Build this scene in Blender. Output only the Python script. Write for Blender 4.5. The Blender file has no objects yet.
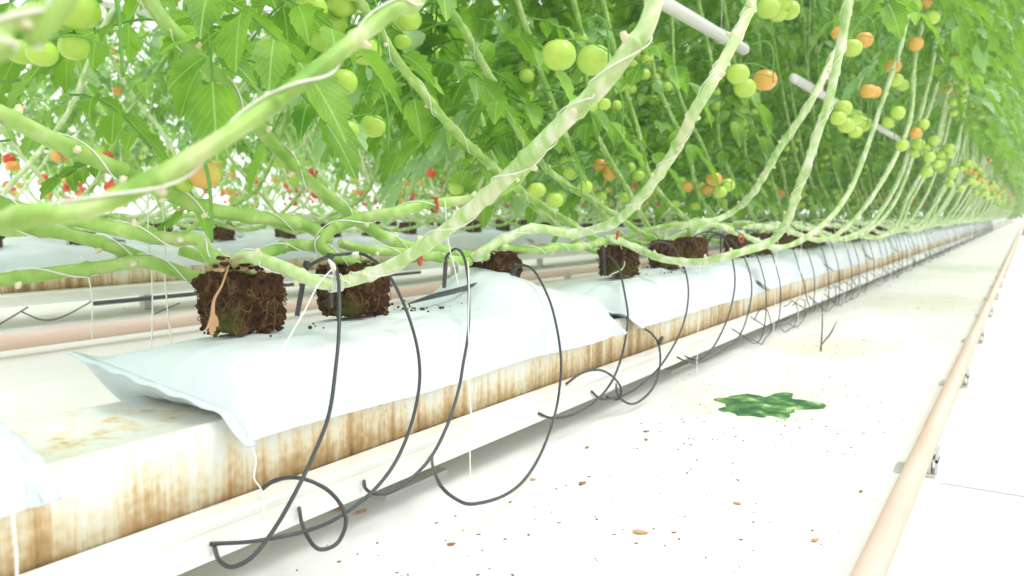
import bpy, math, random
from mathutils import Vector, noise, Matrix
R = random.Random(7)
sc = bpy.context.scene
HAZE = .006
FH = -.45                      # floor level below the camera
col = sc.collection

# ------------------------------------------------------------------ camera
# camera stands in the aisle at the origin, 0.25 m above the gutter top; the rows run along +Y
F = 794.0
PITCH = math.atan(74 / 794); YAW = math.atan(516 / 797.4)
FW = Vector((-math.sin(YAW) * math.cos(PITCH), math.cos(YAW) * math.cos(PITCH), -math.sin(PITCH)))
RT = Vector((math.cos(YAW), math.sin(YAW), 0)); UP = RT.cross(FW)
def at(u, v, X):                       # the point at distance X sideways from the camera seen at (u, v)
    r = RT * (u - 512) + UP * (288 - v) + FW * F
    return r * (X / r.x)
cam = bpy.data.cameras.new('camera'); co = bpy.data.objects.new('camera', cam); col.objects.link(co)
cam.sensor_width = 36; cam.lens = F / 1024 * 36; cam.clip_start = .02
co.matrix_world = Matrix(((RT.x, UP.x, -FW.x, 0), (RT.y, UP.y, -FW.y, 0), (RT.z, UP.z, -FW.z, 0), (0, 0, 0, 1)))
cam.dof.use_dof = True; cam.dof.focus_distance = 1.3; cam.dof.aperture_fstop = 5.6
sc.camera = co

# ------------------------------------------------------------------ materials
def mat(name, base, rough=.5, spec=.5):
    m = bpy.data.materials.new(name); m.use_nodes = True
    b = m.node_tree.nodes['Principled BSDF']
    b.inputs['Base Color'].default_value = (*base, 1); b.inputs['Roughness'].default_value = rough
    b.inputs['Specular IOR Level'].default_value = spec
    return m, m.node_tree, b
def nd(nt, t, **k):
    n = nt.nodes.new(t)
    for a, v in k.items(): setattr(n, a, v)
    return n
def ramp(nt, fac, stops):
    r = nd(nt, 'ShaderNodeValToRGB'); el = r.color_ramp.elements
    while len(el) < len(stops): el.new(.5)
    for e, (p, c) in zip(el, stops): e.position = p; e.color = (*c, 1) if len(c) == 3 else c
    nt.links.new(fac, r.inputs[0]); return r.outputs[0]
def noi(nt, scale, detail=4, vec=None, rough=.5, sc3=None, coord='Object'):
    tc = nd(nt, 'ShaderNodeTexCoord'); src = tc.outputs[coord]
    if sc3:
        mp = nd(nt, 'ShaderNodeMapping'); mp.inputs['Scale'].default_value = sc3
        nt.links.new(src, mp.inputs[0]); src = mp.outputs[0]
    n = nd(nt, 'ShaderNodeTexNoise'); n.inputs['Scale'].default_value = scale
    n.inputs['Detail'].default_value = detail; n.inputs['Roughness'].default_value = rough
    nt.links.new(src, n.inputs['Vector']); return n.outputs['Fac']
def mixc(nt, fac, a, b, mode='MIX'):
    m = nd(nt, 'ShaderNodeMix', data_type='RGBA', blend_type=mode)
    for sock, val in ((m.inputs[0], fac), (m.inputs[6], a), (m.inputs[7], b)):
        if isinstance(val, (int, float)): sock.default_value = val
        elif isinstance(val, tuple): sock.default_value = (*val, 1)
        else: nt.links.new(val, sock)
    return m.outputs[2]
def math2(nt, op, a, b):
    m = nd(nt, 'ShaderNodeMath', operation=op)
    for s, v in ((m.inputs[0], a), (m.inputs[1], b)):
        if isinstance(v, (int, float)): s.default_value = v
        else: nt.links.new(v, s)
    return m.outputs[0]
def bump(nt, bsdf, h, strength=.3, dist=.01):
    b = nd(nt, 'ShaderNodeBump'); b.inputs['Strength'].default_value = strength; b.inputs['Distance'].default_value = dist
    nt.links.new(h, b.inputs['Height']); nt.links.new(b.outputs[0], bsdf.inputs['Normal'])

def leaf_mat(name, dark, light):
    m, nt, b = mat(name, light, .45, .4)
    n = noi(nt, 9, 3)
    oi = nd(nt, 'ShaderNodeObjectInfo')
    c = ramp(nt, n, [(.3, dark), (.7, light)])
    # veins from the leaflet's own UV: v runs along the midrib, u across
    uv = nd(nt, 'ShaderNodeUVMap'); sp = nd(nt, 'ShaderNodeSeparateXYZ'); nt.links.new(uv.outputs[0], sp.inputs[0])
    au = math2(nt, 'ABSOLUTE', math2(nt, 'SUBTRACT', sp.outputs[0], .5), 0)
    ph = math2(nt, 'SUBTRACT', math2(nt, 'MULTIPLY', sp.outputs[1], 7.0), math2(nt, 'MULTIPLY', au, 7.0))
    fr = math2(nt, 'ABSOLUTE', math2(nt, 'SUBTRACT', math2(nt, 'FRACT', ph, 0), .5), 0)
    side = math2(nt, 'LESS_THAN', fr, .045); mid = math2(nt, 'LESS_THAN', au, .022)
    vein = math2(nt, 'MAXIMUM', math2(nt, 'MULTIPLY', side, .6), mid)
    c2 = mixc(nt, math2(nt, 'MULTIPLY', vein, .55), c, (.5, .72, .28))
    hs = nd(nt, 'ShaderNodeHueSaturation'); hs.inputs['Saturation'].default_value = 1.0
    nt.links.new(math2(nt, 'ADD', math2(nt, 'MULTIPLY', oi.outputs['Random'], .3), .85), hs.inputs['Value'])
    nt.links.new(c2, hs.inputs['Color']); c3 = hs.outputs[0]
    nt.links.new(c3, b.inputs['Base Color'])
    tr = nd(nt, 'ShaderNodeBsdfTranslucent'); nt.links.new(mixc(nt, .55, c3, (.45, .95, .05), 'MIX'), tr.inputs[0])
    ms = nd(nt, 'ShaderNodeMixShader'); ms.inputs[0].default_value = .30
    out = nt.nodes['Material Output']
    nt.links.new(b.outputs[0], ms.inputs[1]); nt.links.new(tr.outputs[0], ms.inputs[2]); nt.links.new(ms.outputs[0], out.inputs[0])
    bump(nt, b, math2(nt, 'SUBTRACT', n, vein), .4, .003)
    return m
M = {}
M['leaf'] = leaf_mat('tomato leaf', (.038, .15, .010), (.30, .55, .055))
M['leaf_blue'] = leaf_mat('pale leaf', (.22, .42, .18), (.46, .64, .38))

m, nt, b = mat('green stem', (.42, .62, .17), .5, .4)
n = noi(nt, 1.0, 5, sc3=(55, 20, 20)); n2 = noi(nt, 14, 3)
c = ramp(nt, n, [(.3, (.20, .42, .06)), (.58, (.40, .62, .16)), (.8, (.72, .80, .50))])
c = mixc(nt, ramp(nt, n2, [(.60, (0, 0, 0)), (.75, (.6, .6, .6))]), c, (.70, .66, .42))
nt.links.new(c, b.inputs['Base Color']); bump(nt, b, n, .4, .004); M['stem'] = m
m, nt, b = mat('pale stem', (.62, .75, .42), .55, .4)
n = noi(nt, 1.0, 5, sc3=(60, 25, 25)); n2 = noi(nt, 11, 3)
c = ramp(nt, n, [(.3, (.34, .58, .16)), (.52, (.58, .74, .36)), (.72, (.88, .88, .76))])
c = mixc(nt, ramp(nt, n2, [(.58, (0, 0, 0)), (.72, (.7, .7, .7))]), c, (.80, .72, .55))
nt.links.new(c, b.inputs['Base Color']); bump(nt, b, n, .5, .004); M['stem_pale'] = m
M['scar'] = mat('leaf scar', (.82, .77, .55), .8, .2)[0]
m, nt, b = mat('white twine', (.9, .9, .86), .7, .2); M['twine'] = m
m, nt, b = mat('root block coir', (.1, .05, .03), .95, .1)
n = noi(nt, 60, 8, rough=.7); n2 = noi(nt, 9, 3)
c = ramp(nt, n, [(.35, (.028, .014, .008)), (.55, (.12, .06, .032)), (.72, (.30, .18, .10))])
c = mixc(nt, ramp(nt, n2, [(.56, (0, 0, 0)), (.66, (.55, .55, .55))]), c, (.20, .23, .05))
nt.links.new(c, b.inputs['Base Color']); bump(nt, b, n, 1, .01); M['coir'] = m
m, nt, b = mat('coarse root fibre', (.45, .34, .14), .9, .1); M['fibre'] = m; b.inputs['Base Color'].default_value = (.22, .16, .06, 1)
def tomato_mat(name, a, c2):
    m, nt, b = mat(name, a, .22, .5); n = noi(nt, 9, 2)
    nt.links.new(ramp(nt, n, [(.35, a), (.68, c2)]), b.inputs['Base Color'])
    b.inputs['Subsurface Weight'].default_value = .15; b.inputs['Subsurface Radius'].default_value = (.02, .02, .01); b.inputs['Subsurface Scale'].default_value = .3
    return m
M['green'] = tomato_mat('unripe tomato', (.36, .62, .06), (.56, .76, .14))
M['orange'] = tomato_mat('turning tomato', (.85, .34, .05), (.80, .50, .12))
M['red'] = tomato_mat('ripe tomato', (.72, .045, .02), (.85, .12, .04))
M['yellow'] = tomato_mat('blushing tomato', (.60, .58, .08), (.80, .46, .14))
m, nt, b = mat('white bag film', (.80, .85, .88), .42, .5)
n = noi(nt, 7, 5); n2 = noi(nt, 2.2, 3)
nt.links.new(ramp(nt, n2, [(.35, (.66, .75, .80)), (.65, (.78, .83, .86))]), b.inputs['Base Color'])
bump(nt, b, math2(nt, 'ADD', n, noi(nt, 1.0, 6, sc3=(26, 9, 20))), .55, .012); M['film'] = m
m, nt, b = mat('stained white gutter', (.85, .84, .76), .45, .4)
streak = noi(nt, 1.0, 5, sc3=(30, 34, 1.8), rough=.70); big = noi(nt, 1.0, 3, sc3=(5, 3.2, 3)); fine = noi(nt, 90, 4)
tc = nd(nt, 'ShaderNodeTexCoord'); sp = nd(nt, 'ShaderNodeSeparateXYZ'); nt.links.new(tc.outputs['Object'], sp.inputs[0])
low = nd(nt, 'ShaderNodeMapRange'); nt.links.new(sp.outputs[2], low.inputs[0])
low.inputs[1].default_value = -.104; low.inputs[2].default_value = -.015; low.inputs[3].default_value = .20; low.inputs[4].default_value = 0
s = math2(nt, 'ADD', math2(nt, 'ADD', math2(nt, 'MULTIPLY', streak, .60), math2(nt, 'MULTIPLY', big, .52)), low.outputs[0])
s = math2(nt, 'ADD', s, math2(nt, 'MULTIPLY', math2(nt, 'SUBTRACT', fine, .5), .18))
c = ramp(nt, s, [(.555, (.80, .82, .76)), (.63, (.78, .70, .50)), (.73, (.56, .37, .17)), (.88, (.20, .12, .05))])
nt.links.new(c, b.inputs['Base Color']); bump(nt, b, s, .15, .003); M['gutter'] = m
m, nt, b = mat('white painted rail', (.86, .88, .84), .35, .5)
n = noi(nt, 1.0, 4, sc3=(9, 3, 9)); nt.links.new(ramp(nt, n, [(.45, (.86, .88, .84)), (.75, (.78, .76, .66))]), b.inputs['Base Color']); M['rail'] = m
m, nt, b = mat('black drip tube', (.045, .05, .055), .38, .6); M['black'] = m
m, nt, b = mat('red clip', (.55, .10, .05), .4, .5); M['clip_red'] = m
m, nt, b = mat('clear plastic clip', (.86, .88, .80), .3, .6); M['clip_white'] = m
m, nt, b = mat('primed pipe', (.82, .62, .50), .45, .4)
n = noi(nt, 1.0, 4, sc3=(30, 2.5, 30)); nt.links.new(ramp(nt, n, [(.35, (.82, .57, .46)), (.65, (.84, .68, .56))]), b.inputs['Base Color']); M['pipe'] = m
m, nt, b = mat('galvanised plate', (.62, .63, .60), .4, .5); b.inputs['Metallic'].default_value = .4; M['zinc'] = m
m, nt, b = mat('brown debris', (.32, .17, .09), .9, .1); M['debris'] = m
m, nt, b = mat('dry leaf', (.58, .36, .20), .8, .2); M['dry'] = m
m, nt, b = mat('green algae', (.06, .22, .07), .6, .4)
n = noi(nt, 22, 5); nt.links.new(ramp(nt, n, [(.40, (.02, .10, .035)), (.56, (.10, .28, .07)), (.68, (.55, .70, .30))]), b.inputs['Base Color']); M['algae'] = m

# white ground film with blown dirt
m, nt, b = mat('white ground film', (.9, .9, .88), .5, .3)
sp1 = noi(nt, 50, 6, rough=.78); patch = noi(nt, 2.3, 3); wear = noi(nt, 1.0, 5, sc3=(2.2, .8, 1), rough=.65)
mask = math2(nt, 'ADD', sp1, math2(nt, 'MULTIPLY', math2(nt, 'SUBTRACT', patch, .5), .45))
c = ramp(nt, wear, [(.38, (.88, .875, .86)), (.72, (.80, .765, .71))])
c = mixc(nt, ramp(nt, mask, [(.655, (0, 0, 0)), (.72, (.75, .75, .75))]), c, (.52, .36, .22))
tc = nd(nt, 'ShaderNodeTexCoord')
def spot(cx, cy, sx, sy, colr, amt, c):    # an algae or dirt stain with a shape of its own
    mp = nd(nt, 'ShaderNodeMapping'); mp.inputs['Location'].default_value = (-cx / sx, -cy / sy, 0); mp.inputs['Scale'].default_value = (1 / sx, 1 / sy, 0)
    nt.links.new(tc.outputs['Object'], mp.inputs[0])
    ln = nd(nt, 'ShaderNodeVectorMath', operation='LENGTH'); nt.links.new(mp.outputs[0], ln.inputs[0])
    d = math2(nt, 'ADD', ln.outputs['Value'], math2(nt, 'MULTIPLY', math2(nt, 'SUBTRACT', noi(nt, 9, 5, rough=.65), .5), 1.6))
    return mixc(nt, ramp(nt, d, [(.5, (amt,) * 3), (1.0, (0, 0, 0))]), c, colr)
c = spot(-.50, 1.93, .30, .36, (.66, .76, .50), .35, c)
c = spot(-.56, 2.83, .30, .30, (.58, .50, .28), .28, c)
c = spot(-.45, 4.5, .35, .7, (.50, .45, .30), .28, c)
c = spot(-.42, 7.6, .4, .8, (.30, .45, .15), .28, c)
c = spot(-2.95, 2.0, .16, .7, (.50, .62, .34), .55, c)
nt.links.new(c, b.inputs['Base Color']); M['floor'] = m
m, nt, b = mat('concrete slab', (.9, .89, .86), .6, .3)
n = noi(nt, 5, 5); nt.links.new(ramp(nt, n, [(.3, (.93, .92, .90)), (.8, (.86, .84, .80))]), b.inputs['Base Color']); M['slab'] = m
m, nt, b = mat('white tube', (.92, .92, .92), .3, .5); M['tube'] = m

# ------------------------------------------------------------------ mesh building
def catmull(pts, rad, k=6):
    P = [Vector(p) for p in pts]; n = len(P)
    if n < 3 or k == 1: return P, list(rad)
    out, ro = [], []
    for i in range(n - 1):
        p0 = P[i - 1] if i else P[0] * 2 - P[1]; p1 = P[i]; p2 = P[i + 1]; p3 = P[i + 2] if i + 2 < n else P[-1] * 2 - P[-2]
        for j in range(k):
            t = j / k
            out.append(.5 * ((2 * p1) + (p2 - p0) * t + (2 * p0 - 5 * p1 + 4 * p2 - p3) * t * t + (3 * p1 - p0 - 3 * p2 + p3) * t ** 3))
            ro.append(rad[i] * (1 - t) + rad[i + 1] * t)
    out.append(P[-1]); ro.append(rad[-1]); return out, ro
class MB:
    def __init__(s): s.v = []; s.f = []; s.mi = []; s.uv = {}
    def tube(s, pts, rad, n=8, k=6, mi=0, sy=1.0):
        if not isinstance(rad, (list, tuple)): rad = [rad] * len(pts)
        P, r = catmull(pts, rad, k); b0 = len(s.v); nrm = None
        for i, p in enumerate(P):
            t = (P[min(i + 1, len(P) - 1)] - P[max(i - 1, 0)])
            t = t.normalized() if t.length > 1e-9 else Vector((0, 0, 1))
            if nrm is None: nrm = t.orthogonal().normalized()
            nrm = nrm - t * nrm.dot(t)
            nrm = nrm.normalized() if nrm.length > 1e-6 else t.orthogonal().normalized()
            bi = t.cross(nrm)
            for j in range(n):
                a = 2 * math.pi * j / n
                s.v.append(p + (nrm * math.cos(a) + bi * math.sin(a) * sy) * r[i])
        for i in range(len(P) - 1):
            for j in range(n):
                a = b0 + i * n + j; c = b0 + i * n + (j + 1) % n
                s.f.append((a, c, c + n, a + n)); s.mi.append(mi)
        s.f.append(tuple(b0 + j for j in reversed(range(n)))); s.mi.append(mi)
        e = b0 + (len(P) - 1) * n; s.f.append(tuple(e + j for j in range(n))); s.mi.append(mi)
    def ell(s, c, rx, ry, rz, nu=12, nv=8, mi=0, fn=None, rot=None):
        b0 = len(s.v); c = Vector(c)
        for i in range(nv + 1):
            th = math.pi * i / nv
            for j in range(nu):
                ph = 2 * math.pi * j / nu
                d = Vector((math.sin(th) * math.cos(ph), math.sin(th) * math.sin(ph), math.cos(th)))
                q = 1 if fn is None else fn(d, th, ph)
                w = Vector((d.x * rx, d.y * ry, d.z * rz)) * q
                if rot: w = rot @ w
                s.v.append(c + w)
        for i in range(nv):
            for j in range(nu):
                a = b0 + i * nu + j; d2 = b0 + i * nu + (j + 1) % nu
                s.f.append((a, a + nu, d2 + nu, d2)); s.mi.append(mi)
    def box(s, lo, hi, mi=0):
        b0 = len(s.v); (x0, y0, z0), (x1, y1, z1) = lo, hi
        s.v += [Vector(p) for p in ((x0, y0, z0), (x1, y0, z0), (x1, y1, z0), (x0, y1, z0), (x0, y0, z1), (x1, y0, z1), (x1, y1, z1), (x0, y1, z1))]
        for q in ((0, 3, 2, 1), (4, 5, 6, 7), (0, 1, 5, 4), (1, 2, 6, 5), (2, 3, 7, 6), (3, 0, 4, 7)):
            s.f.append(tuple(b0 + i for i in q)); s.mi.append(mi)
    def extrude_y(s, prof, ys, mi=0, closed=True, cap=True):
        b0 = len(s.v); n = len(prof)
        for y in ys:
            for x, z in prof: s.v.append(Vector((x, y, z)))
        for i in range(len(ys) - 1):
            for j in range(n if closed else n - 1):
                a = b0 + i * n + j; c = b0 + i * n + (j + 1) % n
                s.f.append((a, c, c + n, a + n)); s.mi.append(mi)
        if cap and closed:
            s.f.append(tuple(b0 + j for j in reversed(range(n)))); s.mi.append(mi)
            s.f.append(tuple(b0 + (len(ys) - 1) * n + j for j in range(n))); s.mi.append(mi)
    def leaflet(s, p, d, nrm, L, W, droop, seg=5, mi=0, rr=R):
        # a toothed, lobed leaflet folded along its midrib
        d = d.normalized(); side = d.cross(nrm).normalized(); nrm = side.cross(d).normalized()
        mids = []; rows = []
        lob = [.0, .55, .66, .95, .86, 1.0, .78, .74, .46, .30, .0] if seg > 4 else [.0, .75, .62, 1., .55, .0]
        n = len(lob) - 1; b0 = len(s.v)
        tw = rr.uniform(-.4, .4)
        for i in range(n + 1):
            t = i / n
            cpt = p + d * L * (t - .18 * droop * t * t) + Vector((0, 0, -1)) * (L * droop * .55 * t * t)
            mids.append(cpt)
            w = lob[i] * W * .5; up = nrm * (w * .35) - Vector((0, 0, 1)) * (w * .10)
            sd = (side + nrm * tw * t).normalized()
            rip = nrm * (rr.uniform(-.12, .12) * w)
            fwd = d * (w * (.25 if i % 2 else -.1))
            s.v += [cpt, cpt + sd * w + up + rip + fwd, cpt - sd * w + up - rip + fwd]
            for k2, uu in ((0, .5), (1, .5 + lob[i] * .5), (2, .5 - lob[i] * .5)): s.uv[b0 + i * 3 + k2] = (uu, t)
        for i in range(n):
            a = b0 + i * 3; c = a + 3
            if i == 0: s.f += [(a, c + 1, c), (a, c, c + 2)]
            elif i == n - 1: s.f += [(a, a + 1, c), (a, c, a + 2)]
            else: s.f += [(a, a + 1, c + 1, c), (a, c, c + 2, a + 2)]
            s.mi += [mi, mi]
    def leaf(s, p, az, L, elev=.25, droop=.9, seg=5, mi=0, smi=1, rr=R, npair=3, lw=1.0):
        # compound tomato leaf: arching rachis, pairs of leaflets and one at the tip
        d = Vector((math.cos(az) * math.cos(elev), math.sin(az) * math.cos(elev), math.sin(elev)))
        P = []
        for i in range(7):
            t = i / 6; P.append(Vector(p) + d * L * t + Vector((0, 0, -1)) * L * droop * .6 * t * t)
        s.tube(P, [L * .011 * (1 - .6 * i / 6) + .0008 for i in range(7)], n=4, k=1, mi=smi)
        for i in range(npair):
            t = .30 + .58 * i / max(1, npair - 1) * .9
            q = P[0].lerp(P[-1], t); j = int(t * 6); q = P[j].lerp(P[j + 1], t * 6 - j)
            tan = (P[j + 1] - P[j]).normalized(); sd = tan.cross(Vector((0, 0, 1))).normalized() if abs(tan.z) < .98 else Vector((1, 0, 0))
            for sg in (1, -1):
                dd = (sd * sg + tan * rr.uniform(.35, .8) + Vector((0, 0, rr.uniform(-.45, .1)))).normalized()
                ll = L * rr.uniform(.34, .46) * (1 - .15 * abs(i - 1)) * lw
                up = (Vector((0, 0, 1)) + Vector((rr.uniform(-.8, .8), rr.uniform(-.8, .8), 0)))
                s.leaflet(q + dd * .008, dd, up, ll, ll * rr.uniform(.5, .66), rr.uniform(.3, 1.0), seg, mi, rr)
        tan = (P[-1] - P[-2]).normalized(); ll = L * .48 * lw
        s.leaflet(P[-1], tan, Vector((rr.uniform(-.3, .3), rr.uniform(-.3, .3), 1)) if abs(tan.z) < .9 else Vector((1, .2, .3)), ll, ll * .62, .6, seg, mi, rr)
    def build(s, name, mats, parent=None, smooth=True, link=True):
        me = bpy.data.meshes.new(name); me.from_pydata([tuple(v) for v in s.v], [], s.f)
        for mm in (mats if isinstance(mats, (list, tuple)) else [mats]): me.materials.append(mm)
        me.polygons.foreach_set('material_index', s.mi)
        if smooth: me.polygons.foreach_set('use_smooth', [True] * len(s.f))
        if s.uv:
            ul = me.uv_layers.new(name='UVMap'); li = [0] * len(me.loops); me.loops.foreach_get('vertex_index', li)
            data = []
            for i in li: data += s.uv.get(i, (.25, .93))
            ul.data.foreach_set('uv', data)
        me.update()
        o = bpy.data.objects.new(name, me); col.objects.link(o)
        if parent: o.parent = parent
        return o
def tag(o, label=None, cat=None, group=None, kind=None):
    if label: o['label'] = label
    if cat: o['category'] = cat
    if group: o['group'] = group
    if kind: o['kind'] = kind
    return o
def empty(name, loc=(0, 0, 0)):
    o = bpy.data.objects.new(name, None); o.location = loc; o.empty_display_size = .05; col.objects.link(o); return o
kids = {}
def par(o, p):
    o.parent = p; kids.setdefault(p.name, []).append(o); return o
def copy_tree(o, parent=None):
    c = o.copy(); col.objects.link(c)
    if parent: par(c, parent)
    for ch in kids.get(o.name, []): copy_tree(ch, c)
    return c
def sub(mb, name, mats, parent, **k):
    return par(mb.build(name, mats, **k), parent)
NTH = ['nearest', 'second', 'third', 'fourth', 'fifth', 'sixth', 'seventh']

# ------------------------------------------------------------------ setting: floor
b = MB(); b.box((-26, -6, FH - .05), (-.1002, 75, FH)); tag(b.build('floor', M['floor'], smooth=False), kind='structure')
b = MB(); b.box((-.1002, -6, FH - .05), (6, 75, FH - .035)); tag(b.build('trim_1', M['debris'], smooth=False), kind='structure')

# paving slabs of the walkway on the right
b = MB(); S = .735
b.extrude_y([(-.100, FH - .035), (-.100, FH - .002), (-.097, FH + .001), (1.9, FH + .001), (1.9, FH - .035)], [0, .003, S - .015, S - .012])
slab = b.build('paving_slab', M['slab'], smooth=False); tag(slab, 'white concrete paving slab of the walkway at right, cut off by the photo\'s lower right corner', 'slab', 'walkway slabs')
slab.location.y = 1.483 - S
for i in range(1, 26):
    o = slab.copy(); col.objects.link(o); o.location.y = 1.483 + (i - 1) * S
    o['label'] = ('white concrete walkway slab just beyond the open joint at right' if i == 1 else
                  'white concrete walkway slab, third from the lower right corner' if i == 2 else
                  'white concrete walkway slab in the run receding beside the pink pipe, past the third slab')

# ------------------------------------------------------------------ a row: gutter, rail, feet, bags
BH = .254; P0 = .59; PER = 1.13; BL = 1.06
def bag_mesh(seed):
    rr = random.Random(seed); b = MB(); NX, NY = 30, 84; so = Vector((seed * 7.3, 0, 0)); hump = 1 if seed == 2 else .35
    tilt = rr.uniform(.03, .05)
    def pt(iu, t, top):
        x = -1 + 2 * iu / NX; y = -BL / 2 + BL * t
        q = min(t, 1 - t); e = min(1, q / .085); e = math.sin(e * math.pi / 2) ** .62
        w = .160 + (.132 - .160) * e
        n1 = noise.noise(Vector((x * 1.3, y * 3.5, 0)) + so); n2 = noise.noise(Vector((x * 5, y * 15, 3)) + so); n3 = noise.noise(Vector((x * 3 + y * 9, y * 30, 7)) + so)
        cr = max(0, 1 - abs(x) ** 4.5) ** .5
        # the welded end floats a little: its far corner is lifted, its near corner droops
        seam = .014 + tilt * (-x * .65 + .40) + .004 * n1
        if x > .75: seam -= (x - .75) * .10
        zt = .006 + cr * .069 * (1 + .18 * n1) + .0045 * n2 * cr + .0022 * n3 * cr + hump * .058 * cr * math.exp(-((t - .74) / .10) ** 2) * (1 - .5 * (x + .3))
        zb = .0015
        sag = max(0, abs(x) - .80) / .20
        zt -= sag ** 1.2 * .036 * (1 + .3 * n1); zb -= sag ** 1.2 * .030
        z = (zt * e + (seam + .0015) * (1 - e)) if top else (zb * min(1, e * 1.4) + seam * (1 - min(1, e * 1.4)))
        fold = .004 * math.sin(x * 17 + n1 * 6) * (1 - e) * (e > .02)
        xx = x * w
        if abs(xx) > .118 and e > .3: xx = math.copysign(.118 + (abs(xx) - .118) * .6, xx)
        return Vector((xx, y + .010 * n1 * (1 - e) - (.02 * x if t < .5 else -.02 * x) * (1 - e) * -1, z + fold))
    for top in (1, 0):
        b0 = len(b.v)
        for j in range(NY + 1):
            for i in range(NX + 1):
                p = pt(i, j / NY, top)
                if i in (0, NX): p = (pt(i, j / NY, 1) + pt(i, j / NY, 0)) / 2
                b.v.append(p)
        for j in range(NY):
            for i in range(NX):
                a = b0 + j * (NX + 1) + i; q = (a, a + 1, a + NX + 2, a + NX + 1)
                b.f.append(q if top else q[::-1]); b.mi.append(0)
    # welded fins standing out past both ends
    for t, sg in ((0, -1), (1, 1)):
        b0 = len(b.v)
        for i in range(NX + 1):
            p = pt(i, t, 1); b.v += [p, p + Vector((0, sg * .016, .002 * math.sin(i * 1.3))), p + Vector((0, sg * .016, .002 * math.sin(i * 1.3) - .0012)), p - Vector((0, 0, .0015))]
        for i in range(NX):
            for k in range(4):
                a = b0 + i * 4 + k; c = b0 + i * 4 + (k + 1) % 4; b.f.append((a, c, c + 4, a + 4)); b.mi.append(0)
    return b
ROWS = {'main': (-.91, 0.0), 'second': (-3.46, .035), 'third': (-6.0, .035), 'fourth': (-8.6, .035)}
bag_protos = []
def prof_gutter():
    g = .109; p = []
    # outer skin from front bottom up over the top and down to the back, then the inner skin
    outer = [(g, -.105), (g + .001, -.02), (g - .002, -.006), (g - .010, .0), (g - .020, -.001), (g - .026, -.006), (-g + .026, -.006), (-g + .020, -.001), (-g + .010, 0), (-g + .002, -.006), (-g - .001, -.02), (-g, -.105)]
    inner = [(-g + .004, -.105), (-g + .004, -.012), (g - .004, -.012), (g - .004, -.105)]
    return outer + inner
for ri, (rn, (X, dz)) in enumerate(ROWS.items()):
    root = empty('growing_gutter', (X, 0, -.25 + dz))
    y0, y1 = (-2, 62) if ri == 0 else (0, 40)
    tag(root, {'main': 'white growing gutter with brown drip stains carrying the nearest row of bags',
               'second': 'stained growing gutter of the next row back, seen across the left aisle',
               'third': 'growing gutter under the third row back, mostly hidden by stems',
               'fourth': 'growing gutter of the fourth row back, farthest of them'}[rn], 'gutter')
    b = MB(); b.extrude_y(prof_gutter(), [y0 + (y1 - y0) * i / 60 for i in range(61)]); sub(b, 'gutter_profile', M['gutter'], root)
    b = MB(); b.extrude_y([(.110, -.098), (.112, -.096), (.136, -.101), (.139, -.106), (.137, -.113), (.135, -.116), (.135, -.138), (.140, -.143), (.140, -.148), (.110, -.148)], [y0, y1])
    r_ = sub(b, 'side_rail', M['rail'], root, smooth=False); r_['label'] = 'clean white rail below the stained face'
    for k in range(int((y1 if ri == 0 else 16) / 1.2)):
        b = MB(); yy = .93 + 1.2 * k
        b.box((-.085, yy - .02, FH + .2502 - dz), (.085, yy + .14, FH + .258 - dz)); b.box((-.02, yy + .03, FH + .258 - dz), (.02, yy + .07, -.1485))
        b.box((-.09, yy + .02, -.1485), (.109, yy + .08, -.106))
        sub(b, 'foot_bracket', M['zinc'], root, smooth=False)
    nb = range(-1, 40) if ri == 0 else range(0, 15)
    for k in nb:
        if len(bag_protos) < 5:
            o = bag_mesh(len(bag_protos) + 1).build('grow_bag', M['film']); bag_protos.append(o)
        else: o = R.choice(bag_protos).copy(); col.objects.link(o)
        o.location = (X + R.uniform(-.004, .004), P0 + BL / 2 + PER * k - (.135 if k == -1 else 0) + (R.uniform(-.02, .02) if k > 1 else 0), -.25 + dz)
        if ri and k >= 0: o.location.y += .35 * ri
        if ri == 0:
            l = ('white plastic grow bag cut off at the left edge, only its drooping corner in view' if k == -1 else
                 'nearest whole white grow bag, puffy, with loose crumbs of coir on it' if k == 0 else
                 '%s whole white grow bag along the nearest gutter' % NTH[k] if k < 6 else
                 'white grow bag far along the nearest gutter, past the sixth whole bag')
            g = 'grow bags on the nearest gutter'
        else:
            l = {'second': 'white grow bag on the stained gutter one row back across the left aisle', 'third': 'white grow bag two rows back behind the tangle of stems', 'fourth': 'white grow bag three rows back, blurred'}[rn]
            g = 'grow bags on the %s row' % rn
        tag(o, l, 'grow bag', g)
b = MB()
for y in range(-5, 70, 4): b.box((-26, y, 4.6), (6, y + .06, 4.68))
for x in range(-26, 7, 4): b.box((x, -5, 4.6), (x + .05, 69, 4.66))
tag(b.build('ceiling', M['rail'], smooth=False), kind='structure')
# ------------------------------------------------------------------ pipes on the floor
def pipe(name, X, Z, r, y0, y1, m, label, cat, n=14, caps=True):
    b = MB(); b.tube([(X, y0, Z), (X, y1, Z)], r, n=n, k=1)
    if caps: b.ell((X, y0, Z), r, r * .5, r, n, 6); b.ell((X, y1, Z), r, r * .5, r, n, 6)
    return tag(b.build(name, m), label, cat)
root = empty('pipe_rail', (-.130, 0, FH)); tag(root, 'pinkish heating pipe rail on brackets running beside the white walkway slabs', 'pipe')
b = MB(); b.tube([(0, -2, .046), (0, 60, .046)], .0165, n=16, k=1); sub(b, 'pipe', M['pipe'], root)
for k in range(24):
    b = MB(); yy = 1.50 + k * .84
    b.box((-.045, yy, .0005), (.020, yy + .05, .006)); b.box((-.012, yy + .005, .006), (.012, yy + .045, .030)); b.box((-.022, yy + .005, .026), (.022, yy + .045, .031))
    b.box((.018, yy + .005, .006), (.022, yy + .045, .046))
    sub(b, 'bracket', M['zinc'], root, smooth=False)
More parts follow.
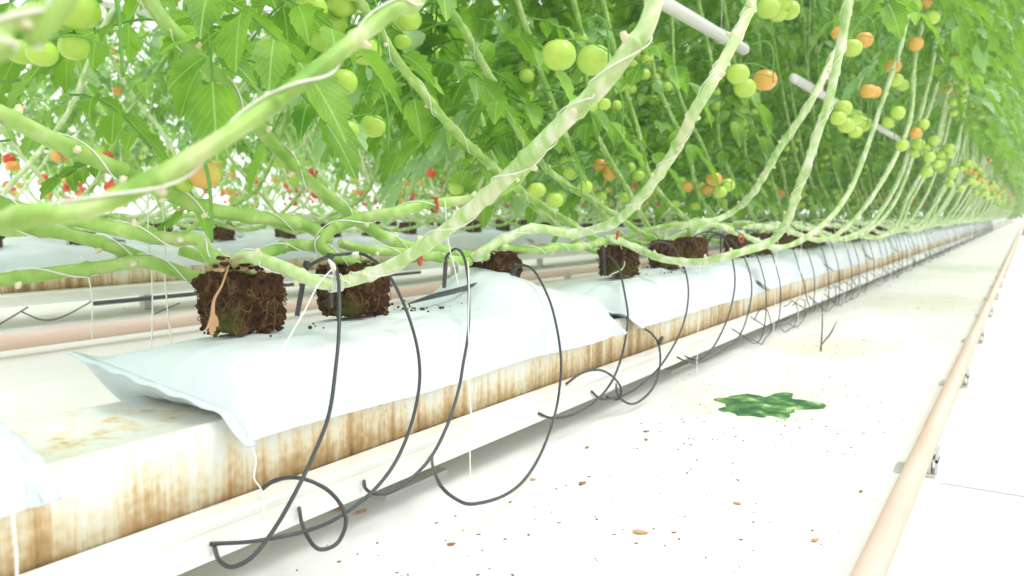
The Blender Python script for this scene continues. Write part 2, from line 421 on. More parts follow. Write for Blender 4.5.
root = empty('pipe_rail', (-2.66, 0, FH)); tag(root, 'pinkish heating pipe rail on the floor of the left aisle behind the nearest gutter', 'pipe')
b = MB(); b.tube([(0, 0, .05), (0, 40, .05)], .026, n=16, k=1); sub(b, 'pipe', M['pipe'], root)
for k in range(10):
    b = MB(); yy = .9 + k * 1.3
    b.box((-.03, yy, .0005), (.03, yy + .05, .006)); b.box((-.015, yy + .005, .006), (.015, yy + .045, .026)); sub(b, 'bracket', M['zinc'], root, smooth=False)
pipe('irrigation_hose', -3.28, -.375, .010, at(94, 300, -3.28).y, at(420, 270, -3.28).y, M['black'], 'thin black irrigation hose along the rail of the second row, behind the cubes', 'hose')
# white tubes hung lengthwise in the crop
for ri, X in enumerate((-1.0, -3.8, -6.3)):
    z = .664 if ri == 0 else 1.02
    for k in range(7 if ri == 0 else 4):
        y0 = 1.09 + k * 2.55 + (.45 if k else 0) if ri == 0 else 1.1 + 2.6 * k + .2 * ri
        root = empty('hanging_tube', (X, y0, z))
        l = ('white tube hung lengthwise in the foliage, its rounded end showing at top centre' if ri == 0 and k == 0 else
             'white tube next along behind the first, its end peeping out of the leaves' if ri == 0 and k == 1 else
             'white tube farther along inside the foliage of the nearest row' if ri == 0 else
             'white tube hung in the crop one row back, upper left' if ri == 1 else 'white tube hung two rows back')
        tag(root, l, 'tube', 'white tubes hung in the crop')
        b = MB(); b.tube([(0, 0, 0), (0, 2.18, 0)], .023, n=14, k=1); b.ell((0, 2.18, 0), .023, .028, .023, 14, 8); b.ell((0, 0, 0), .023, .028, .023, 14, 8)
        sub(b, 'tube', M['tube'], root)
        for yy in (.3, 1.9):
            b = MB(); b.tube([(0, yy, .026), (0, yy, 1.8)], .0012, n=5, k=1); b.tube([(.027 * math.sin(a), yy, .027 * math.cos(a)) for a in [i * math.pi / 6 for i in range(13)]], .0015, n=5, k=1); sub(b, 'hanger_wire', M['twine'], root)

# ------------------------------------------------------------------ tomato plants
def root_block(b, rr, x=0, y=0, s=1.0, nu=44, nv=28):
    so = Vector((rr.uniform(0, 50), 0, 0)); p = 5.5; bb = len(b.v)
    def fn(d, th, ph):
        m_ = (abs(d.x) ** p + abs(d.y) ** p + abs(d.z) ** p) ** (-1 / p)
        nn = noise.noise(d * 2.2 + so) * .13 + noise.noise(d * 6 + so) * .11 + noise.noise(d * 15 + so) * .09 + noise.noise(d * 34 + so) * .06
        return m_ * (1 + nn) * (1 + .06 * d.z)
    b.ell((x, y, .043), .047 * s, .047 * s, .042, nu, nv, fn=fn, rot=Matrix.Rotation(rr.uniform(-.4, .4), 3, 'Z'))
    for v in b.v[bb:]: v.z = max(v.z, .0005)
    for i in range(70):   # fraying roots on the sides
        a = rr.uniform(0, 6.28); ca, sa = math.cos(a), math.sin(a); q = .047 * s / max(abs(ca), abs(sa)) ** .8
        z = rr.uniform(.01, .075); r0 = q * rr.uniform(.90, 1.0)
        pts = [(x + ca * r0, y + sa * r0, z)]
        for j in range(3):
            a += rr.uniform(-.18, .18); z += rr.uniform(-.016, .012); ca, sa = math.cos(a), math.sin(a); q = .048 * s / max(abs(ca), abs(sa)) ** .8
            pts.append((x + ca * q * rr.uniform(.98, 1.06), y + sa * q * rr.uniform(.98, 1.06), max(.004, z)))
        b.tube(pts, rr.uniform(.0004, .0008), n=4, k=3, mi=1)
    for i in range(150):   # crumbs of coir at its foot and on top
        a = rr.uniform(0, 6.28); q = rr.uniform(.01, .062); top = q < .04
        if not top and rr.random() < .5: continue
        r0 = rr.uniform(.0015, .0055)
        b.ell((x + q * math.cos(a), y + q * math.sin(a), (.080 if top else .002) + r0 * .5), r0, r0 * rr.uniform(.6, 1), r0 * .8, 6, 4)
def stem_mesh(b, pts, r0, r1, rr, k=8, n=10, scars=True):
    rad = [r0 + (r1 - r0) * i / (len(pts) - 1) for i in range(len(pts))]
    P, r = catmull(pts, rad, k)
    acc = 0; nx = rr.uniform(.05, .1); nodes = []
    r2 = list(r)
    for i in range(1, len(P)):
        acc += (P[i] - P[i - 1]).length
        if acc > nx:
            nodes.append(i); nx = acc + rr.uniform(.05, .11)
    for i in nodes:
        r2[i] *= 1.26
        if i + 1 < len(r2): r2[i + 1] *= 1.12
        if i + 2 < len(r2): r2[i + 2] *= .96
    s0 = Vector((rr.uniform(0, 90), 0, 0)); bb = len(b.v); b.tube(P, r2, n=n, k=1, mi=0)
    for q in range(len(P)):
        for j in range(n):
            w = b.v[bb + q * n + j]; d = w - P[q]; b.v[bb + q * n + j] = P[q] + d * (1 + .08 * noise.noise(w * 38 + s0) + .07 * math.cos(3 * 6.283 * j / n + w.length * 9))
    if scars:
        for i in nodes:
            if i >= len(P) - 1: continue
            t = (P[i] - P[i - 1]).normalized(); o = Matrix.Rotation(rr.uniform(0, 6.28), 3, t) @ t.orthogonal().normalized()
            e = P[i] + o * r[i] * .95
            b.tube([e - o * r[i] * .3, e + o * r[i] * .35, e + o * r[i] * rr.uniform(.5, 1.0) + t * r[i] * .3], [r[i] * .62, r[i] * .48, r[i] * .30], n=6, k=2, mi=1)
    return P, r
def twine_mesh(b, P, r, rr, tight=.16, rad=.0011, i0=2):
    ang = rr.uniform(0, 6.28); pts = []
    for i in range(i0, len(P) - 1):
        t = (P[i + 1] - P[i]); ang += t.length / tight * 6.28 * .5; t.normalize()
        o = t.orthogonal().normalized(); o = Matrix.Rotation(ang, 3, t) @ o
        pts.append(P[i] + o * (r[i] * 1.10 + rad))
    if len(pts) > 3: b.tube(pts, rad, n=5, k=2)
def foliage_mesh(b, P, rr, zmin, step, zmax=9, Lr=(.20, .30), seg=5, bias=None, npair=3):
    acc = 0; az = rr.uniform(0, 6.28); cnt = 0
    for i in range(1, len(P)):
        acc += (P[i] - P[i - 1]).length
        while acc > step:
            acc -= step
            if P[i].z < zmin or P[i].z > zmax: continue
            az += 2.4 + rr.uniform(-.5, .5)
            a = az if bias is None or rr.random() > .85 else bias + rr.uniform(-.9, .9)
            q = P[i - 1].lerp(P[i], rr.random())
            b.leaf(q, a, rr.uniform(*Lr), rr.uniform(-.1, .55), rr.uniform(.7, 1.5), seg, 2 if rr.random() < .14 else 0, 1, rr, npair=npair); cnt += 1  # a share takes the pale leaf colour, standing in for sunlit foliage
    return cnt
def truss(parent, p, rr, cols, n=5, r=.03, drop=.10, az=0, big=None):
    # the green truss stalk, with its tomatoes as sub-parts
    p = Vector(p); d = Vector((math.cos(az), math.sin(az), 0)); b = MB()
    S_ = [p, p + d * .04 + Vector((0, 0, .005)), p + d * .06 - Vector((0, 0, .03)), p + d * .062 - Vector((0, 0, drop + .04))]
    Q, rq = catmull(S_, [.003, .0028, .0025, .0018], 6); b.tube(Q, rq, n=6, k=1)
    if big is None:
        big = []
        for i in range(n):
            t = .35 + .65 * i / max(1, n - 1); c = Q[int(t * (len(Q) - 1))]
            a = az + (i % 2) * 3.14 + rr.uniform(-.7, .7)
            big.append((c + Vector((math.cos(a), math.sin(a), 0)) * r * 1.05 - Vector((0, 0, r * rr.uniform(.3, .8))), r * rr.uniform(.85, 1.08), rr.choice(cols)))
    toms = []
    for c, rt, cm in big:
        c = Vector(c); top = c + Vector((0, 0, rt * .80))
        near = min(Q, key=lambda q: (q - top).length)
        b.tube([near, near.lerp(top, .5) + Vector((0, 0, .012)), top + Vector((0, 0, .002))], .0014, n=5, k=4)
        for k in range(5):
            a = k * 1.2566 + rr.uniform(-.2, .2); e = Vector((math.cos(a), math.sin(a), 0))
            b.leaflet(top + Vector((0, 0, .0015)), e + Vector((0, 0, .25)), Vector((0, 0, 1)), rt * .75, rt * .16, .7, 3, 0, rr)
        toms.append((c, rt, cm))
    t = sub(b, 'truss', M['stem_g'], parent)
    for c, rt, cm in toms:
        t2 = MB()
        def fn(dv, th, ph):
            return 1 - .20 * math.exp(-(th / .30) ** 2) - .05 * math.exp(-((math.pi - th) / .3) ** 2) + .02 * math.cos(5 * ph) * math.exp(-(th / .9) ** 2)
        t2.ell((0, 0, 0), rt, rt, rt * .90, 20, 14, fn=fn)
        o = sub(t2, 'tomato', M[cm], t); o.location = c; o['label'] = {'green': 'unripe green tomato', 'orange': 'orange tomato', 'red': 'ripe red tomato', 'yellow': 'yellow-orange ripening tomato'}[cm]
M['stem_g'] = mat('truss stalk', (.16, .38, .07), .5, .3)[0]
LM = [M['leaf'], M['stem_g'], M['leaf_blue']]
def fpath(rr, sgn):     # front stem: sags out over the gutter's edge, then climbs along the row
    j = lambda s: rr.uniform(-s, s)
    q = [(0, 0, .075), (.03 + j(.02), .05, .125 + j(.01)), (.14 + j(.03), .17 + j(.03), .10 + j(.02)), (.25 + j(.03), .32 + j(.05), .055 + j(.02)), (.33 + j(.03), .50 + j(.06), .09 + j(.03)),
         (.41 + j(.03), .64 + j(.05), .28 + j(.03)), (.47 + j(.04), .78 + j(.05), .55 + j(.03)), (.52 + j(.04), .94 + j(.06), .88), (.55 + j(.05), 1.16 + j(.08), 1.35), (.56 + j(.06), 1.4, 1.9), (.54 + j(.08), 1.65, 2.5), (.50, 1.9, 3.1)]
    return [Vector((x * sgn, y * sgn, z)) for x, y, z in q]
def generic_plant(seed, low, joined=False, sgn=1):
    rr = random.Random(seed); root = empty('tomato_plant')
    parts = []
    b = MB(); root_block(b, rr); parts.append((b, 'root_block', [M['coir'], M['fibre']]))
    A = fpath(rr, sgn); Bk = fpath(rr, -sgn)
    Bk = [Vector((p.x * .85, p.y * .95, p.z * (1.0 if p.z < .2 else .92))) for p in Bk]
    for pth, mm in ((A, M['stem_pale']), (Bk, M['stem'])):
        b = MB(); P, r = stem_mesh(b, pth, .0092, .0074, rr, k=5, n=8); parts.append((b, 'stem', [mm, M['scar']]))
        tw = MB(); twine_mesh(tw, P, r, rr); parts.append((tw, 'twine', [M['twine']]))
        fb = MB()
        if pth is A: foliage_mesh(fb, P, rr, .95, .05 if low else .10, zmax=9 if low else 1.7)
        else: foliage_mesh(fb, P, rr, .36 if low else .62, .033 if low else .07, zmax=9 if low else 1.6, bias=math.pi if sgn > 0 else 0)
        parts.append((fb, 'foliage', LM))
        if pth is A: PA = P
        else: PB = P
    if joined:
        J = MB(); mats = []
        for mb, nm, ms in parts:
            o = len(J.v); off = len(mats); mats += ms; J.v += mb.v; J.f += [tuple(i + o for i in f) for f in mb.f]; J.mi += [x + off for x in mb.mi]
            for k_, v_ in mb.uv.items(): J.uv[k_ + o] = v_
        off = len(mats); mats += [M['green'], M['orange']]
        for i in range(9):
            pp = PA if i % 2 else PB; q = rr.choice([p for p in pp if .35 < p.z < 1.4]); rt = rr.uniform(.025, .032)
            J.ell(q + Vector((rr.uniform(-.05, .05), rr.uniform(-.05, .05), -.05)), rt, rt, rt * .9, 10, 7, mi=off + (0 if rr.random() < .85 else 1))
        bpy.data.objects.remove(root)
        return J.build('tomato_plant', mats)
    stem_o = None
    for mb, nm, ms in parts:
        if nm == 'twine': sub(mb, nm, ms, stem_o); continue
        o = sub(mb, nm, ms, root)
        if nm == 'stem': stem_o = o
        if nm == 'root_block': o['label'] = 'dark brown coir cube full of roots'
    def near(P, z): return min(P, key=lambda p: abs(p.z - z) + (0 if p.z > .2 else .2))
    truss(root, near(PA, rr.uniform(.42, .6)), rr, rr.choice([['orange', 'green', 'green', 'green'], ['green'], ['green', 'green', 'yellow']] if low else [['red', 'orange'], ['red'], ['orange', 'yellow', 'green'], ['green'], ['yellow', 'green']]), 3, .028, .08, rr.uniform(-1, 1))
    truss(root, near(PA, rr.uniform(.85, 1.6)), rr, ['green', 'green', 'green', 'orange'], 4, .029, .10, rr.uniform(-1, 1))
    truss(root, near(PB, rr.uniform(.28, .42)), rr, rr.choice([['green'], ['green', 'orange'], ['green', 'yellow']] if low else [['red'], ['green', 'orange'], ['green', 'yellow'], ['green']]), 3, .027, .07, math.pi + rr.uniform(-1, 1))
    truss(root, near(PB, rr.uniform(.6, .9)), rr, ['green'], 5, .029, .09, math.pi + rr.uniform(-1, 1))
    return root

ZB = -.25 + .078           # top of a bag, where the cubes stand
XC = -.952
# near plants whose stems the photo shows one by one
def custom(loc, stems, label, blocks=True):
    rr = random.Random(int(loc[1] * 100) + 5); root = empty('tomato_plant', loc); L = Vector(loc)
    tag(root, label, 'tomato plant', 'tomato plants of the nearest row')
    b = MB(); root_block(b, rr, s=1.0, nu=110, nv=70); o = sub(b, 'root_block', [M['coir'], M['fibre']], root); o['label'] = 'dark brown coir cube full of roots'
    for st in stems:
        pts = [Vector(p) - L for p in st['p']]
        b = MB(); P, r = stem_mesh(b, pts, st.get('r0', .009), st.get('r1', .0075), rr, k=12, n=14)
        if st.get('knob'):
            for i in range(26):
                e = pts[0] + Vector((rr.uniform(-.016, .016), rr.uniform(-.016, .016), rr.uniform(-.012, .02))); b.ell(e, .006, .006, .006, 7, 5, mi=rr.choice((0, 1)))
        so = sub(b, 'stem', [M[st.get('m', 'stem')], M['scar']], root)
        tw = MB(); twine_mesh(tw, P, r, rr, tight=st.get('tight', .075), rad=.0010); sub(tw, 'twine', M['twine'], so)
        if st.get('fol'):
            fb = MB(); foliage_mesh(fb, P, rr, st['fol'][0] - L.z, st['fol'][1], zmax=1.25, seg=5, bias=st.get('bias')); sub(fb, 'foliage', LM, root)
    return root, rr
def px(lst): return [at(u, v, X) for u, v, X in lst]
def up(pts, dirs):        # carry a stem on above the frame
    p = pts[-1]; out = list(pts)
    for d in dirs: p = p + Vector(d); out.append(p)
    return out
T1 = [(0, .12, .25), (-.02, .2, .45), (-.05, .3, .6), (0, .3, .6)]
B1 = [(-.02, -.15, .25), (-.03, -.2, .45), (-.03, -.25, .6), (0, -.3, .6)]
plants = []
c0 = (XC, -.05, ZB)
A = [(XC, -.05, ZB + .08), (XC + .1, 0, ZB + .13), (-.66, .06, -.08)] + px([(0, 223, -.50), (45, 218, -.49), (92, 208, -.48), (150, 182, -.47), (205, 150, -.46), (262, 112, -.46), (300, 83, -.45), (345, 48, -.45), (392, 10, -.45), (430, -24, -.45)])
p0, rr0 = custom(c0, [dict(p=up(A, T1), r0=.0062, r1=.0066, fol=(.75, .07)),
                      dict(p=[Vector((XC, -.05, ZB + .08)), Vector((-.8, -.12, -.02)), Vector((-.55, -.05, .03))] + px([(-60, 58, -.38), (-10, 33, -.38), (35, 10, -.38), (75, -12, -.38)]) + [Vector((-.36, .40, .42)), Vector((-.36, .6, .9)), Vector((-.38, .9, 1.6))], r0=.0042, r1=.0042)],
                 'tomato plant whose thick stem sweeps across the upper left foreground')
c1 = (XC - .005, .752, ZB)
Bp = [Vector((XC + .01, .775, ZB + .08)), at(236, 262, -.93)] + px([(252, 257, -.90), (285, 268, -.87), (322, 283, -.84), (355, 279, -.82), (398, 262, -.75), (440, 234, -.68), (480, 202, -.60), (520, 165, -.52), (560, 126, -.45), (600, 88, -.40), (630, 48, -.375), (655, 2, -.36)])
L1 = [Vector((XC, .775, ZB + .08))] + px([(213, 280, -1.0), (190, 276, -1.02), (147, 262, -1.04), (100, 267, -1.06), (50, 273, -1.08), (0, 279, -1.10), (-50, 275, -1.12)])
L2 = [Vector((XC - .01, .775, ZB + .08))] + px([(212, 257, -.98), (196, 240, -.99), (160, 238, -1.0), (117, 229, -1.01), (85, 222, -1.02), (45, 214, -1.03), (0, 203, -1.05), (-60, 170, -1.06)])
L3 = px([(150, 262, -1.045), (115, 248, -1.07), (75, 236, -1.10), (33, 229, -1.12), (-20, 224, -1.15)])
p1, rr1 = custom(c1, [dict(p=up(Bp, T1), r0=.0088, r1=.0105, m='stem_pale', fol=(.95, .08), knob=1), dict(p=up(L1, B1), r0=.0098, r1=.008, fol=(.5, .06)), dict(p=up(L2, B1), r0=.0100, r1=.008, fol=(.5, .07)), dict(p=L3, r0=.0095, r1=.008)],
                 'tomato plant on the large brown leftmost root cube of the first whole bag')
c2 = (XC - .005, .985, ZB)
A2 = [Vector((XC, 1.0, ZB + .08)), at(322, 248, XC)] + px([(330, 231, -.95), (358, 219, -.93), (398, 211, -.90), (430, 204, -.88), (470, 199, -.85), (505, 190, -.80), (530, 165, -.76), (563, 127, -.72), (603, 86, -.68), (632, 48, -.66), (657, 0, -.64), (668, -25, -.64)])
A3 = px([(322, 246, -.97), (289, 246, -1.0), (263, 254, -1.0), (225, 262, -1.03), (180, 250, -1.08)])
S1 = px([(330, 240, -.99), (300, 224, -1.0), (234, 214, -1.0), (195, 205, -1.0), (133, 176, -1.0), (101, 161, -1.0), (50, 138, -1.0), (0, 113, -1.0), (-60, 90, -1.0)])
p2, rr2 = custom(c2, [dict(p=A2, r0=.0095, r1=.0075, knob=1), dict(p=A3, r0=.0095, r1=.008), dict(p=up(S1, B1), r0=.0105, r1=.0105, fol=(.45, .06), bias=3.1)],
                 'tomato plant on the second root cube of the first whole bag, knobbly yellow stem base')
c3 = (XC - .015, 1.43, ZB)
Cp = [Vector((XC - .015, 1.43, ZB + .08))] + px([(476, 256, -.95), (503, 240, -.92), (534, 228, -.88), (573, 234, -.83), (612, 223, -.73), (634, 205, -.66), (663, 168, -.57), (680, 140, -.52), (694, 112, -.485), (710, 86, -.46), (727, 55, -.45), (745, 20, -.44), (753, -6, -.44)])
S2 = [Vector((XC - .015, 1.43, ZB + .08))] + px([(462, 256, -.99), (440, 250, -1.0), (399, 244, -1.02), (366, 226, -1.03), (345, 210, -1.03), (312, 183, -1.02), (273, 143, -1.02), (242, 105, -1.02), (195, 52, -1.02), (148, -2, -1.02)])
A5 = px([(470, 262, -.96), (440, 258, -.97), (400, 252, -.98), (366, 250, -.99), (340, 243, -1.0)])
p3, rr3 = custom(c3, [dict(p=up(Cp, T1), r0=.0092, r1=.0100, m='stem_pale', fol=(.95, .07)), dict(p=up(S2, B1), r0=.0110, r1=.0100, fol=(.42, .06), bias=3.1), dict(p=A5, r0=.009, r1=.008)],
                 'tomato plant rooted behind the raised far end of the first whole bag')
c4 = (XC, 2.02, ZB)
Dp = [Vector((XC, 2.02, ZB + .08))] + px([(608, 238, -.95), (639, 249, -.88), (662, 259, -.80), (699, 262, -.70), (729, 255, -.62), (768, 243, -.55), (786, 222, -.50), (800, 184, -.45), (810, 158, -.42), (819, 130, -.405), (828, 104, -.39), (836, 70, -.38), (843, 35, -.375), (848, -5, -.37)])
S3 = [Vector((XC, 2.02, ZB + .08))] + px([(590, 236, -1.02), (565, 220, -1.05), (530, 198, -1.05), (503, 176, -1.04), (456, 133, -1.03), (424, 94, -1.02), (394, 55, -1.02), (359, 0, -1.02), (345, -20, -1.02)])
S3b = px([(612, 240, -.97), (585, 246, -.94), (560, 247, -.92), (535, 250, -.90), (500, 246, -.92)])
p4, rr4 = custom(c4, [dict(p=up(Dp, T1), r0=.0092, r1=.0098, m='stem_pale', fol=(1.0, .06)), dict(p=up(S3, B1), r0=.0095, r1=.0082, fol=(.30, .05), bias=3.1), dict(p=S3b, r0=.009, r1=.007)],
                 'tomato plant on the nearest root cube of the second whole bag, beside a red clip')
c5 = (XC, 2.36, ZB)
Ep = [Vector((XC, 2.36, ZB + .08))] + px([(668, 232, -.95), (690, 223, -.88), (718, 219, -.82), (740, 206, -.76), (757, 187, -.66), (780, 148, -.57), (792, 130, -.53), (804, 113, -.50), (817, 90, -.475), (831, 62, -.46), (843, 35, -.45), (850, -5, -.44)])
S4 = [Vector((XC, 2.36, ZB + .08))] + px([(640, 232, -1.05), (600, 205, -1.12), (560, 180, -1.14), (530, 150, -1.13), (503, 102, -1.12), (476, 51, -1.12), (445, 0, -1.12), (435, -20, -1.12)])
p5, rr5 = custom(c5, [dict(p=up(Ep, T1), r0=.0088, r1=.0095, m='stem_pale', fol=(1.0, .06)), dict(p=up(S4, B1), r0=.0090, r1=.0085, fol=(.20, .04), bias=3.1)],
                 'tomato plant on the middle root cube of the second whole bag')

# tomatoes of the near plants: (u, v, X, radius px, colour)
def near_truss(pl, rr, attach, lst, az=0.0):
    L = pl.location; big = []
    for u, v, X, rp, cm in lst:
        c = at(u, v, X); big.append((c - L, rp * c.dot(FW) / F, cm))
    truss(pl, at(*attach) - L, rr, [], big=big, drop=.07, az=az)
near_truss(p2, rr2, (90, -8, -1.0), [(42, 53, -.98, 15, 'green'), (22, 52, -1.03, 14, 'green'), (74, 47, -1.02, 15, 'green'), (77, 10, -1.0, 22, 'green'), (55, 14, -1.05, 18, 'green')])
near_truss(p4, rr4, (352, -2, -1.04), [(311, 9, -1.04, 17, 'green'), (342, 3, -1.06, 15, 'green'), (324, 38, -1.08, 16, 'green'), (366, 50, -1.05, 17, 'green'), (320, 72, -1.02, 14, 'green'), (343, 82, -1.02, 15, 'green'), (402, 20, -1.1, 12, 'green'), (410, 20, -1.0, 12, 'green'), (403, 42, -1.05, 9, 'green'), (333, 25, -1.1, 15, 'green')])
near_truss(p4, rr4, (362, 95, -1.04), [(347, 131, -1.02, 13, 'green'), (373, 126, -1.02, 13, 'green')])
near_truss(p1, rr1, (180, 160, -.96), [(182, 184, -1.0, 11, 'green'), (205, 175, -.96, 16, 'yellow')])
near_truss(p5, rr5, (582, 22, -.80), [(559, 55, -.78, 17.5, 'green'), (594, 60, -.78, 17.5, 'green')])
near_truss(p5, rr5, (752, 45, -.68), [(738, 74, -.66, 11.5, 'green'), (745, 88, -.68, 11, 'green'), (765, 80, -.66, 12, 'orange')])
near_truss(p5, rr5, (780, -12, -.66), [(768, 8, -.66, 12, 'green'), (781, 0, -.67, 12, 'green'), (789, 10, -.66, 11, 'green'), (778, 14, -.68, 9, 'green')])
near_truss(p5, rr5, (850, 95, -.56), [(843, 108, -.55, 9, 'green'), (853, 118, -.55, 10, 'green'), (846, 125, -.56, 9, 'green'), (862, 124, -.57, 9, 'green'), (838, 118, -.56, 8, 'green'), (855, 132, -.56, 7, 'green')])
near_truss(p4, rr4, (855, 20, -.52), [(852, 48, -.52, 10, 'green'), (864, 40, -.52, 9, 'orange'), (838, 33, -.54, 7, 'orange')])
near_truss(p5, rr5, (880, 40, -.50), [(893, 66, -.50, 8, 'orange'), (895, 80, -.50, 8, 'green'), (902, 85, -.51, 7, 'green'), (868, 91, -.50, 8, 'orange'), (874, 92, -.51, 7, 'orange')])
near_truss(p3, rr3, (560, 165, -1.0), [(537, 190, -1.0, 9, 'green'), (555, 200, -1.0, 9, 'green'), (585, 187, -1.02, 8, 'green')])
near_truss(p5, rr5, (715, 165, -.95), [(714, 179, -.95, 8, 'orange'), (727, 185, -.95, 8, 'green'), (720, 192, -.96, 7, 'green')])
near_truss(p5, rr5, (600, 90, -.9), [(604, 104, -.9, 7, 'green'), (592, 106, -.92, 6, 'green')])
# large leaves of the near plants, each on its own
def near_leaf(pl, rr, u, v, X, az, L, elev, droop, mm='leaf', npair=3):
    b = MB(); b.leaf(at(u, v, X) - pl.location, az, L, elev, droop, 5, 0, 1, rr, npair=npair, lw=1.15)
    sub(b, 'leaf', [M[mm], M['stem_g']], pl)
for a in [(165, 20, -1.05, 3.9, .16, .1, .9), (205, 25, -1.1, -.6, .20, .2, 1.3), (235, 60, -1.15, .3, .17, 0, 1.1), (120, -5, -1.1, 3.6, .16, .3, 1.2), (262, 5, -1.1, -1.5, .14, -.3, 1.0), (175, -8, -1.0, .2, .2, 0, .9), (225, -10, -1.05, .5, .2, .1, .9)]:
    near_leaf(p3, rr3, *a)
near_leaf(p3, rr3, 262, 90, -1.2, .2, .16, .2, .8, 'leaf_blue')
for a in [(20, 80, -1.1, 3.7, .14, 0, 1.), (70, 95, -1.2, .4, .13, .1, 1.2), (10, 140, -1.2, 3.5, .12, 0, .8), (150, 150, -1.3, 0., .12, 0, 1.2)]:
    near_leaf(p2, rr2, *a)
for a in [(470, 20, -1.2, .3, .2, .1, 1.1), (520, 40, -1.15, 3.7, .22, .1, 1.3), (430, 60, -1.15, .2, .2, 0, 1.2), (540, 90, -1.2, .6, .24, .1, 1.1), (560, 110, -1.3, 3.5, .24, 0, 1.2), (480, 90, -1.25, .5, .22, .1, 1.2), (600, 130, -1.25, .4, .22, .1, 1.1), (640, 120, -1.2, .2, .22, .1, 1.2), (660, 60, -1.1, 3.6, .22, 0, 1.2), (700, 60, -1.1, .6, .22, 0, 1.2), (610, 30, -1.1, .2, .24, 0, 1.2)]:
    near_leaf(p4, rr4, *a)
for a in [(870, -8, -.52, -.3, .20, -.1, 1.0), (905, -20, -.5, .2, .22, -.1, 1.0), (850, -25, -.5, -.9, .22, -.1, .9), (960, 5, -.42, .1, .26, 0, .9)]:
    near_leaf(p5, rr5, *a, 'leaf')
near_leaf(p4, rr4, 640, 85, -1.1, .3, .15, .3, .5, 'leaf_blue', 1)

near_leaf(p1, rr1, 110, 163, -1.0, 3.6, .07, .1, .6)
near_leaf(p3, rr3, 205, 205, -1.0, 3.9, .05, .1, .9)
L1_ = p1.location; b = MB(); b.tube([at(*q) - L1_ for q in ((229, 264, -.925), (222, 285, -.905), (214, 300, -.90), (212, 318, -.895), (206, 330, -.89))], [.0018, .0015, .002, .0035, .0012], n=6)
b.leaflet(at(213, 312, -.893) - L1_, Vector((-.1, -.1, -1)), Vector((1, 0, .1)), .030, .018, .3, 5)
o = sub(b, 'dry_leaf', M['dry'], p1); o['label'] = 'shrivelled tan leaf hanging over the cube'
b = MB()
for i in range(60): e = at(R.uniform(215, 262), R.uniform(257, 272), R.uniform(-.94, -.905)) - L1_; b.ell(e, .005, .004, .003, 6, 4, mi=R.choice((0, 1)))
sub(b, 'stem_base_crust', [M['dry'], M['coir']], p1)
# plants farther along and in the rows behind, copied from a few grown ones
protos_lo = [generic_plant(11 + i, True) for i in range(6)]
protos_hi = [generic_plant(31 + i, False) for i in range(5)]
far_lo = [generic_plant(51 + i, True, joined=True) for i in range(5)]
used = set()
def put(lst, loc, label, group, flip=False):
    o = R.choice(lst)
    if id(o) in used or o.name in used: c = copy_tree(o)
    else: c = o; used.add(o.name)
    c.location = loc; s = R.uniform(.94, 1.07); c.scale = (R.uniform(.96, 1.04), R.uniform(.94, 1.06), s)
    if flip: c.rotation_euler.z = math.pi
    tag(c, label, 'tomato plant', group)
WH = ['nearest', 'middle', 'farthest']
slots = [(1, 2)] + [(k, j) for k in range(2, 31) for j in range(3)]
for k, j in slots:
    y = P0 + PER * k + (.24, .56, .90)[j] + R.uniform(-.03, .03)
    lab = ('tomato plant on the %s root cube of the %s whole bag' % (WH[j], NTH[k]) if k < 6 else
           'tomato plant of the nearest row receding far to the right, past the sixth whole bag')
    put(protos_lo if y < 15 else far_lo, (XC + R.uniform(-.012, .012), y, ZB), lab, 'tomato plants of the nearest row')
for ri, rn, n, y0 in ((1, 'second', 45, .8), (2, 'third', 45, 2.0), (3, 'fourth', 36, 3.2)):
    X, dz = ROWS[rn]
    for i in range(n):
        put(protos_hi if (i < 22) else far_lo, (X + R.uniform(-.02, .02), y0 + .365 * i + R.uniform(-.03, .03), -.25 + dz + .078),
            {1: 'tomato plant one row back across the left aisle, blurred bare stems with red fruit', 2: 'tomato plant two rows back, small and blurred', 3: 'tomato plant three rows back, faint'}[ri],
            'tomato plants of the %s row' % rn, flip=bool(i % 2))
for o in protos_lo + protos_hi + far_lo:
    if o.name not in used:
        for c in kids.get(o.name, []):
            for g in kids.get(c.name, []): bpy.data.objects.remove(g)
            bpy.data.objects.remove(c)
        bpy.data.objects.remove(o)
# distant crop nobody could count
rr = random.Random(5)
for xs, n_, ya, yb, lb in (((-10.9, -13.5), 700, 4, 30, 'mass of far-off tomato foliage beyond the fourth row back'), ((-.95,), 1300, 39, 60, 'mass of foliage at the vanishing end of the nearest row')):
    b = MB()
    for i in range(n_):
        Xr = rr.choice(xs); b.leaf((Xr + rr.uniform(-.5, .5), rr.uniform(ya, yb), rr.uniform(.15, 3.4)), rr.uniform(0, 6.28), rr.uniform(.4, .6), .2, 1.1, 5, 0, 1, rr, npair=3)
    tag(b.build('distant_crop', LM), lb, 'foliage', kind='stuff')

